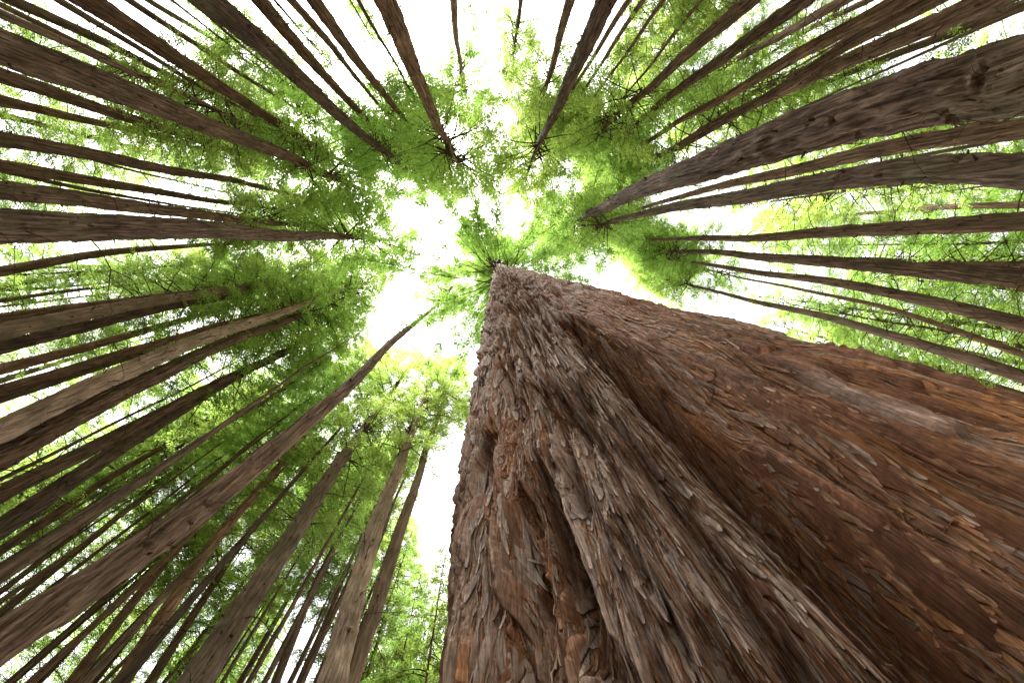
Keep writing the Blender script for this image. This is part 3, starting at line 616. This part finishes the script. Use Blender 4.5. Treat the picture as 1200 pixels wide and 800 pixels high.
def hero_fields(th, z, dz):
    """th in degrees, z in m, both (rows, cols).  Returns base radius, relief and colour"""
    h = np.maximum(z - EYE, .0)
    s = th * (math.pi / 180 * 1.2)
    fade = .12 + .88 * np.exp(-h / 5.5)
    wth = th + 1.5 * perlin(th * .02 + 7, z * .4, 3) + .7 * perlin(th * .12, z * 1.1, 4)
    brk = 1 + .55 * perlin(th * .05 + 3, z * .9, 5)
    r = hero_radius(z)
    for c, w, a_ in FL:
        r = r + a_ * fade * brk * np.exp(-((wth - c) / w) ** 2)
    r = r + .030 * perlin(s / .34, z / 2.0, 21)
    # swollen shelves with an overhanging lower lip
    for c, w, a_, lo, up_, k in ((7, 6, .09, 2.1, 3.0, 81), (3.2, 3.5, .055, 1.02, 1.0, 82), (-3, 4, .04, .80, .9, 83), (-16, 7, .035, 2.2, 2.2, 84), (-8, 6, .03, 4.2, 4, 86)):
        edge = lo + lo * .22 * perlin(th * .16, z * .5, k) + lo * .07 * perlin(th * .9, z * 2, k + 20)
        r = r + .6 * a_ * np.exp(-((th - c) / w) ** 2) * smooth(0, .05 * lo, h - edge) * (1 - smooth(0, up_, h - edge))
    # hollows in the folds, roofed over by bark above
    for c, w, a_, lo, up_, k in ((11.4, 2.5, .42, 1.4, 2.8, 91), (13.8, 1.1, .17, .9, 1.7, 87), (17.0, 1.2, .15, 1.2, 2.2, 88), (20.5, 1.0, .13, .8, 1.8, 89), (31, 1.4, .10, 1.6, 2.6, 90), (1.6, 1.25, .13, .95, 1.35, 92), (6.6, 1.1, .11, 1.5, 2.1, 93), (-4.2, .9, .07, .62, .95, 94),
                                 (9.6, 2.2, .10, 2.2, 3.0, 95), (-11.5, 1.0, .06, 1.1, 1.5, 96), (-24, 1.4, .06, 1.6, 2.3, 97), (25.5, 1.5, .14, 1.2, 2.4, 98), (-30, 1.6, .05, .8, 1.2, 99)):
        hh_ = h + lo * (.25 * perlin(th * .25, z * .8, k) + .08 * perlin(th * 1.3, z * 2.5, k + 20))
        r = r - .72 * a_ * np.exp(-np.abs((wth - c) / w) ** 2.6) * (1 - smooth(lo, up_, hh_))
    base = r
    att = lambda lz: np.clip(lz / (2.6 * dz), 0, 1)
    ws = s + .022 * perlin(s / .22, z / .8, 30) + .005 * perlin(s / .05, z / .3, 31)
    wz = z + .14 * perlin(s / .05, z / .8, 32) + .10 * perlin(s / .010, z / .5, 62)
    f1 = perlin(ws / .15, wz / 2.4, 33); f2 = perlin(ws / .06, wz / 1.5, 34); f3 = perlin(ws / .026, wz / 1.0, 35)
    far = smooth(3, 14, h)
    def groove(f, w): return np.exp(-(f / w) ** 2)
    gv = np.clip(.55 + 1.2 * perlin(s / .3, z / 1.4, 70), .15, 1.3)
    rel = .018 - groove(f1, .11) * .105 * gv * att(1.9) - groove(f2, .14) * .066 * gv * att(.9) - groove(f3, .2) * .018 * att(.5)
    rel = rel - groove(perlin(ws / .012 + 5, wz / .6, 64), .22) * .008 * att(.5)
    rel = rel + (.3 - np.abs(perlin(ws / .19 + 9, wz / 2.2, 63)) * 1.5) * .045 * att(1.9)
    rel = rel + far * (.050 * perlin(s / .16, z / 4.5, 36) + .04 * perlin(s / .11, z / 9., 37) + .03 * perlin(s / .07, z / 14., 38))
    # big shelves of old bark, thick at the lower edge, then plates, then narrow strips; each stands off below
    k1, k2, kr, ky = cells(ws / .11, wz / .80, 47)
    a1, a2, ar, ay = cells(ws / .045, wz / .90, 41)
    b1, b2, br, by_ = cells(ws / .0125, wz / .46, 42)
    d1, d2, dr, dy_ = cells(ws / .0052, wz / .22, 48)
    ek = smooth(.0, .06, k2 - k1); e1 = smooth(.0, .06, a2 - a1); e2 = smooth(.0, .10, b2 - b1); e3 = smooth(.0, .18, d2 - d1)
    rel = rel + att(.8) * ek * (.065 * (kr - .4) - .034 * ky)
    rel = rel + att(.45) * e1 * (.004 + .034 * ar - .016 * ay)
    rel = rel + att(.25) * e2 * (.002 + .016 * br - .006 * by_)
    rel = rel + att(.12) * e3 * (.001 + .0065 * dr - .002 * dy_)
    g2 = perlin(ws / .0026, wz / .12, 44)
    rel = rel + att(.06) * g2 * .0012
    hol = smooth(.18, .36, perlin(ws / .12, wz / .9, 45)); rel = rel - hol * .075 * att(.8)
    rel = rel * (1 - .5 * smooth(9, 20, th))
    # ---- colour of the material itself: weathered plates, red inner bark, orange fibre
    def C(*c): return np.array(c, np.float32)
    grey, red, dark, orange, pale = C(.30, .20, .148), C(.255, .12, .07), C(.12, .063, .042), C(.40, .175, .07), C(.42, .31, .265)
    n1 = perlin(s / .2, z / 1.1, 51); n2 = perlin(ws / .03, wz / .25, 52); n3 = perlin(s / .5, z / 2.2, 53)
    wg = smooth(-.25, .45, .5 * (ar - .5) * 2 + n1 * .7 + .25 * n2 + .25 * smooth(-14, -26, th) - .2 * smooth(10, 16, th))
    col = red[None, None] * (1 - wg[..., None]) + grey * wg[..., None]
    wd = smooth(.15, .6, n3 + n2 * .5 - .1) * .7
    col = col * (1 - wd[..., None]) + dark * wd[..., None]
    wo = smooth(.25, .75, perlin(ws / .02, wz / .3, 54) * .8 + .75 * np.exp(-((th + 14) / 2.6) ** 2) * np.exp(-h / 1.6)
                + .42 * smooth(7, 16, th) * np.exp(-h / 2.2) + .3 * hol + .35 * n1 - .05)
    wo = wo * .8
    col = col * (1 - wo[..., None]) + orange * wo[..., None]
    wp = smooth(.80, .86, ar) * e1 * smooth(-.2, .2, n1 + .1) * .8
    col = col * (1 - wp[..., None]) + pale * wp[..., None]
    col = col * (.62 + .5 * br + .28 * dr)[..., None]
    return base, rel, np.clip(col, .01, .9)

def ar_shift(z): return perlin(z / 3., z * 0 + .5, 61)

# columns: dense on the side towards the path
tt = np.linspace(-56, 56, 4000)
sa = np.degrees(np.arctan2(1.27 * np.sin(np.radians(tt)), D0 - 1.27 * np.cos(np.radians(tt))))
wgt = np.cumsum(np.abs(np.gradient(sa)) + .012); wgt = (wgt - wgt[0]) / (wgt[-1] - wgt[0])
fine = np.interp(np.linspace(0, 1, 1150), wgt, tt)
back = np.linspace(56, 304, 170)[1:-1]
TH = np.concatenate([fine, back])
u = np.concatenate([np.linspace(3.4, .25, 820), np.linspace(.25, 1 / (HT - EYE), 210)[1:]])
ZR = np.concatenate([np.linspace(0, EYE + 1 / 3.4, 60)[:-1], EYE + 1 / u])
dzr = np.gradient(ZR)[:, None]
TG, ZG = np.meshgrid(TH.astype(np.float32), ZR.astype(np.float32))
TW = np.where(TG > 180, TG - 360, TG)
base, rel, col = hero_fields(TW, ZG, dzr)
seam = 1 - smooth(120, 170, np.abs(TW))           # no relief where the wrap closes, at the back
slim = np.clip(base / .5, .1, 1)
RG = base + rel * seam * slim
cen = hero_center(ZR)
ct, st = np.cos(np.radians(TG)), np.sin(np.radians(TG))
def hero_pos(rg, ct, st, c):
    return np.stack([c[..., 0] + rg * (-Uv[0] * ct + Vv[0] * st), c[..., 1] + rg * (-Uv[1] * ct + Vv[1] * st)], -1)
XY = hero_pos(RG, ct, st, cen[:, None, :])
P = np.concatenate([XY, ZG[..., None]], -1)
P[..., 0] -= C0[0]; P[..., 1] -= C0[1]
nr, nc = TG.shape
i = np.arange(nr - 1)[:, None] * nc; j = np.arange(nc)[None]; k = (j + 1) % nc
Fq = np.stack([i + j, i + nc + j, i + nc + k, i + k], -1).reshape(-1, 4)
hero = thing('redwood_tree', HERO_LABEL[0], 'redwood tree', (C0[0], C0[1], 0))
me = make_mesh('trunk', P.reshape(-1, 3), [Fq], None, True, col.reshape(-1, 3))
link('trunk', me, (HERO,), hero)

def surf(th, z, lift, use=RG):
    """point on the great trunk's bark (local), lifted outward by lift"""
    fr = np.interp(z, ZR, np.arange(nr)); fc = np.interp(th, fine, np.arange(len(fine)))
    r0_ = np.clip(fr.astype(int), 0, nr - 2); c0_ = np.clip(fc.astype(int), 0, len(fine) - 2)
    a_ = fr - r0_; b_ = fc - c0_
    rg = (use[r0_, c0_] * (1 - a_) + use[r0_ + 1, c0_] * a_) * (1 - b_) + (use[r0_, c0_ + 1] * (1 - a_) + use[r0_ + 1, c0_ + 1] * a_) * b_
    rg = rg + lift; c = hero_center(np.ravel(z)).reshape(*np.shape(z), 2)
    xy = hero_pos(rg, np.cos(np.radians(th)), np.sin(np.radians(th)), c)
    return np.concatenate([xy - C0, np.asarray(z)[..., None]], -1)

def box_blur(a, kr, kc):
    for ax, k in ((0, kr), (1, kc)):
        p = np.cumsum(np.concatenate([np.repeat(np.take(a, [0], ax), k + 1, ax), a, np.repeat(np.take(a, [-1], ax), k, ax)], ax), ax)
        n = a.shape[ax]; w = 2 * k + 1
        a = (np.take(p, np.arange(w, w + n), ax) - np.take(p, np.arange(0, n), ax)) / w
    return a
RS = box_blur(RG[:, :len(fine)], 9, 7)

def strips(n, seed, wid, lng, lift, palette, th_rng=(-50, 50), u_rng=(.1, 3.2), spots_=(), tilt_sd=.065, jagged=.28):
    """loose strips of bark: closed, slightly arched plates, fixed at the top and standing off at the lower end"""
    g = np.random.default_rng(seed)
    f0 = g.uniform(np.interp(th_rng[0], fine, np.arange(len(fine))), np.interp(th_rng[1], fine, np.arange(len(fine))), n)
    th = np.interp(f0, np.arange(len(fine)), fine); hh = 1 / g.uniform(*u_rng, n)
    w = g.uniform(*wid, n); l = g.uniform(*lng, n) ** 1.0
    for q, (t_, h_, w_, l_) in enumerate(spots_): th[q], hh[q], w[q], l[q] = t_, h_, w_, l_
    grow = np.clip(hh / 1.2, .8, 7); w = w * grow ** .6; l = l * grow
    nrg, npt = 9, 8
    s_ = np.linspace(0, 1, nrg)
    V = np.zeros((n, nrg, npt, 3)); 
    tilt = g.normal(0, tilt_sd, n); prof_seed = g.uniform(0, 100, n)
    an = np.linspace(0, 2 * math.pi, npt, endpoint=False)
    for kx in range(nrg):
        sw = np.sin(math.pi * min(1, s_[kx] * .75 + .18)) ** .6
        if kx == nrg - 1: sw *= .45
        jag = 1 + jagged * perlin(prof_seed * 3.1, prof_seed * 0 + kx * .8, 5)
        half = w * .5 * sw * jag
        mid = l * tilt * s_[kx] + w * .5 * perlin(prof_seed * 5.3, prof_seed * 0 + kx * .45, 6)
        zc_ = hh + EYE + l * (.5 - s_[kx])
        lf = lift * (.15 + g.uniform(.4, 1.6, n) * (1.6 * max(0, s_[kx] - .35) ** 1.5)) * grow ** .5
        thick = .0016 * grow ** .5 + .03 * w
        for p_ in range(npt):
            ds = mid + half * math.cos(an[p_])
            up_ = lf + thick * math.sin(an[p_]) + half * half / w * .35 * math.sin(an[p_]) ** 2 * (1 if math.sin(an[p_]) > 0 else .8)
            tq = th + np.degrees(ds / 1.27)
            V[:, kx, p_] = surf(np.clip(tq, -55.5, 55.5), np.maximum(zc_, .05), up_, RS)
    idx = np.arange(n)[:, None, None] * (nrg * npt)
    a_ = (np.arange(nrg - 1) * npt)[None, :, None]; b_ = np.arange(npt)[None, None]; c_ = (b_ + 1) % npt
    F = np.stack(np.broadcast_arrays(idx + a_ + b_, idx + a_ + c_, idx + a_ + npt + c_, idx + a_ + npt + b_), -1).reshape(-1, 4)
    caps = np.concatenate([(np.arange(n) * nrg * npt)[:, None] + np.arange(npt)[None], (np.arange(n) * nrg * npt + (nrg - 1) * npt)[:, None] + np.arange(npt)[None, ::-1]])
    pal = np.array([c for c, _ in palette]); pr = np.array([p for _, p in palette]); pr = pr / pr.sum()
    cc = pal[g.choice(len(pal), n, p=pr)] * g.uniform(.75, 1.25, (n, 1))
    CC = np.repeat(cc, nrg * npt, 0)
    return make_mesh('loose_bark', V.reshape(-1, 3), [F, caps], None, True, CC)

def fibres(n, seed, th_rng, u_rng, lng, palette, lift=.012, spread=.5, rad=(.0007, .0016)):
    g = np.random.default_rng(seed)
    f0 = g.uniform(np.interp(th_rng[0], fine, np.arange(len(fine))), np.interp(th_rng[1], fine, np.arange(len(fine))), n)
    th = np.interp(f0, np.arange(len(fine)), fine); hh = 1 / g.uniform(*u_rng, n)
    l = g.uniform(*lng, n) * np.clip(hh, .7, 4); rd = g.uniform(*rad, n) * np.clip(hh, .7, 4)
    m = 8; s_ = np.linspace(-.5, .5, m)
    ang = g.normal(0, spread, n); cur = g.normal(0, .9, n); lf = g.uniform(.2, 1, n) * lift
    V = np.zeros((n, m, 3, 3))
    ds = np.zeros(n); dz_ = np.zeros(n)
    for kx in range(m):
        a_ = ang + cur * s_[kx] + .8 * perlin(g.uniform(0, 50, 1) + np.arange(n) * 1.7, np.zeros(n) + kx * .5, 9)
        ds = ds + np.sin(a_) * l / m; dz_ = dz_ - np.cos(a_) * l / m
        z_ = hh + EYE + l * .5 + dz_
        p = surf(np.clip(th + np.degrees(ds / 1.27), -55.5, 55.5), np.maximum(z_, .05), lf * (.3 + 3.2 * s_[kx] ** 2 + .3 * kx / m), RS)
        for q in range(3):
            o_ = np.array([[math.cos(q * 2.094), math.sin(q * 2.094), 0]]) * (rd * (1 - .5 * abs(s_[kx])))[:, None]
            V[:, kx, q] = p + o_
    idx = np.arange(n)[:, None, None] * (m * 3); a_ = (np.arange(m - 1) * 3)[None, :, None]; b_ = np.arange(3)[None, None]; c_ = (b_ + 1) % 3
    F = np.stack(np.broadcast_arrays(idx + a_ + b_, idx + a_ + c_, idx + a_ + 3 + c_, idx + a_ + 3 + b_), -1).reshape(-1, 4)
    pal = np.array([c for c, _ in palette]); pr = np.array([p for _, p in palette]); pr = pr / pr.sum()
    cc = pal[g.choice(len(pal), n, p=pr)] * g.uniform(.7, 1.3, (n, 1))
    return make_mesh('bark_fibres', V.reshape(-1, 3), [F], None, True, np.repeat(cc, m * 3, 0))

PAL = [((.315, .212, .155), 4), ((.25, .12, .07), 3.4), ((.135, .075, .05), 1.5), ((.40, .30, .245), 2.2), ((.38, .175, .075), 1.2)]
PAL3 = [((.33, .185, .115), 4), ((.26, .12, .066), 2), ((.40, .20, .09), 1.6), ((.38, .275, .215), 2.4)]
PAL2 = [((0.328, 0.234, 0.183), 4), ((0.390, 0.296, 0.254), 3), ((0.234, 0.117, 0.070), 1.5)]
mesh_parts = []
o = link('loose_bark', strips(9000, 1, (.002, .0065), (.14, .60), .009, PAL, (-50, 12), tilt_sd=.025, jagged=.2), (HERO,), hero); o['kind'] = 'stuff'
o = link('loose_bark', strips(1500, 2, (.006, .015), (.16, .55), .017, PAL2, (-46, 10), (.25, 2.9), tilt_sd=.03), (HERO,), hero); o['kind'] = 'stuff'
o = link('loose_bark', strips(6500, 5, (.002, .0065), (.12, .55), .009, PAL3, (10, 50), (.2, 3.2), tilt_sd=.02, jagged=.2), (HERO,), hero); o['kind'] = 'stuff'
o = link('bark_fibres', fibres(1000, 3, (-17, -12.5), (.45, 1.8), (.05, .16), [((.52, .24, .09), 3), ((.40, .18, .075), 2)], .013, .3, rad=(.0008, .0016)), (HERO,), hero); o['kind'] = 'stuff'
o = link('bark_fibres', fibres(6000, 4, (-45, 46), (.3, 3.2), (.04, .16), [((.48, .22, .085), 3), ((.32, .19, .12), 3), ((.55, .30, .13), 1.2)], .009, .3), (HERO,), hero); o['kind'] = 'stuff'
PLATES = [(-2.5, .78, .034, .42), (-.6, .62, .036, .40), (3.4, 1.15, .030, .34), (5.8, 1.0, .030, .36), (-16.5, .72, .016, .20), (7.4, .74, .030, .34), (-.2, .95, .022, .30), (4.6, .56, .034, .34), (-5, 1.1, .022, .3), (-20, .9, .014, .24)]
for q, pl in enumerate(PLATES):
    link('bark_plate', strips(1, 60 + q, (.05, .05), (.2, .2), .022, [((.40, .29, .25), 1)], spots_=[pl], jagged=.16), (HERO,), hero)

a = Acc(); p0 = surf(np.array([-12.]), np.array([EYE + .86]), np.array([.0]))[0]
a.tube([p0, p0 + np.array([.035, -.012, .010]), p0 + np.array([.075, -.03, .012])], [.0035, .003, .002], 5)
link('snapped_twig', a.mesh('snapped_twig'), (DEAD,), hero)
# limbs and foliage of the great tree, far overhead
hc = crown_mesh('crown', np.random.default_rng(31), L=38., rad=7.4, n_br=150, limb=.032, dens=1.2, leaf=(.2, .06), low=.85)
hc.materials.append(LEAF); hc.materials.append(DEAD)
cc = hero_center(np.array([44.]))[0] - C0
link('crown', hc, (), hero, (cc[0], cc[1], 24.5))
ht = crown_mesh('crown', np.random.default_rng(37), L=20., rad=4.8, n_br=120, limb=.03, dens=1.2, leaf=(.2, .06), low=.8)
ht.materials.append(LEAF); ht.materials.append(DEAD)
link('crown', ht, (), hero, (cc[0], cc[1], 43.5))
rg = np.random.default_rng(8)
for q in range(12):
    zz = rg.uniform(19, 30); az = rg.uniform(0, 6.28); a = Acc(); c = hero_center(np.array([zz]))[0] - C0; r_ = float(hero_radius(zz)) * .9
    twig(a, rg, np.array([c[0] + math.cos(az) * r_, c[1] + math.sin(az) * r_, zz]), az, rg.uniform(1.2, 2.6), .022, 0)
    link('dead_branch', a.mesh('dead_branch'), (DEAD,), hero)

# ------------------------------------------------------------------ forest floor
n = 161
gx = np.sinh(np.linspace(-6.2, 6.2, n)) / math.sinh(6.2) * 900
X, Y = np.meshgrid(gx, gx)
Zg = .06 * perlin(X / 3, Y / 3, 71) + .4 * perlin(X / 40, Y / 40, 72) * smooth(8, 60, np.hypot(X, Y)) - .05
a = Acc(); a.grid(np.stack([X, Y, Zg], -1), 0, closed=False)
m, nt, N, L = new_mat('leaf_litter')
out = N.new('ShaderNodeOutputMaterial'); bs = N.new('ShaderNodeBsdfPrincipled'); bs.inputs['Roughness'].default_value = .95
tc = N.new('ShaderNodeTexCoord'); n1 = N.new('ShaderNodeTexNoise'); n1.inputs['Scale'].default_value = 3; n1.inputs['Detail'].default_value = 10
L(tc.outputs['Object'], n1.inputs['Vector'])
r = ramp(N, [(.3, (.07, .045, .025)), (.5, (.16, .10, .055)), (.7, (.10, .12, .035))]); L(n1.outputs['Fac'], r.inputs['Fac'])
L(r.outputs['Color'], bs.inputs['Base Color'])
bp = N.new('ShaderNodeBump'); bp.inputs['Distance'].default_value = .1; L(n1.outputs['Fac'], bp.inputs['Height']); L(bp.outputs['Normal'], bs.inputs['Normal'])
L(bs.outputs[0], out.inputs[0])
go = link('ground', a.mesh('ground'), (m,)); go['kind'] = 'structure'

# ------------------------------------------------------------------ light
SUN_EL, SUN_AZ = 75., -122.      # high, from the left of the path, behind bright overcast
w = bpy.data.worlds.new('World'); scene.world = w; w.use_nodes = True
nt = w.node_tree; N = nt.nodes; N.clear(); L = lambda a, b: nt.links.new(a, b)
sky = N.new('ShaderNodeTexSky'); sky.sky_type = 'NISHITA'; sky.sun_disc = False
sky.sun_elevation = R(SUN_EL); sky.sun_rotation = R(SUN_AZ); sky.dust_density = 4; sky.air_density = 1
hs = N.new('ShaderNodeHueSaturation'); hs.inputs['Saturation'].default_value = .12; hs.inputs['Value'].default_value = SKY_GAIN
bg = N.new('ShaderNodeBackground'); bg.inputs['Strength'].default_value = .085
wo = N.new('ShaderNodeOutputWorld')
L(sky.outputs[0], hs.inputs['Color']); L(hs.outputs[0], bg.inputs['Color']); L(bg.outputs[0], wo.inputs[0])
sd = bpy.data.lights.new('sun', 'SUN'); sd.energy = 3.1; sd.angle = R(18); sd.color = (1, .98, .95)
so = bpy.data.objects.new('sun', sd); COL.objects.link(so)
sv = Vector((math.sin(R(SUN_AZ)) * math.cos(R(SUN_EL)), math.cos(R(SUN_AZ)) * math.cos(R(SUN_EL)), math.sin(R(SUN_EL))))
so.rotation_euler = sv.to_track_quat('Z', 'Y').to_euler(); so.location = (0, 0, 80)

# ------------------------------------------------------------------ camera
cd = bpy.data.cameras.new('camera'); cam = bpy.data.objects.new('camera', cd); COL.objects.link(cam)
cd.sensor_width = 36; cd.lens = 16; cd.clip_start = .02; cd.clip_end = 2500
M = Matrix(((0.999297528, 0., -0.037476), (-0.007565442, -0.979411434, -0.201732513), (-0.036704422, 0.201874324, -0.978723425)))
cam.matrix_world = Matrix.Translation((0, 0, EYE)) @ M.to_4x4()
cd.dof.use_dof = False; cd.dof.focus_distance = 1.0; cd.dof.aperture_fstop = 5.6
scene.camera = cam

scene.render.engine = 'CYCLES'
cy = scene.cycles
cy.use_denoising = True
cy.max_bounces = 10; cy.diffuse_bounces = 6; cy.glossy_bounces = 2; cy.transmission_bounces = 4; cy.transparent_max_bounces = 4
cy.caustics_reflective = False; cy.caustics_refractive = False; cy.sample_clamp_indirect = 1.5
vs = scene.view_settings
vs.view_transform = 'Standard'; vs.look = 'None'; vs.exposure = EXPOSURE; vs.gamma = 1; vs.use_curve_mapping = False
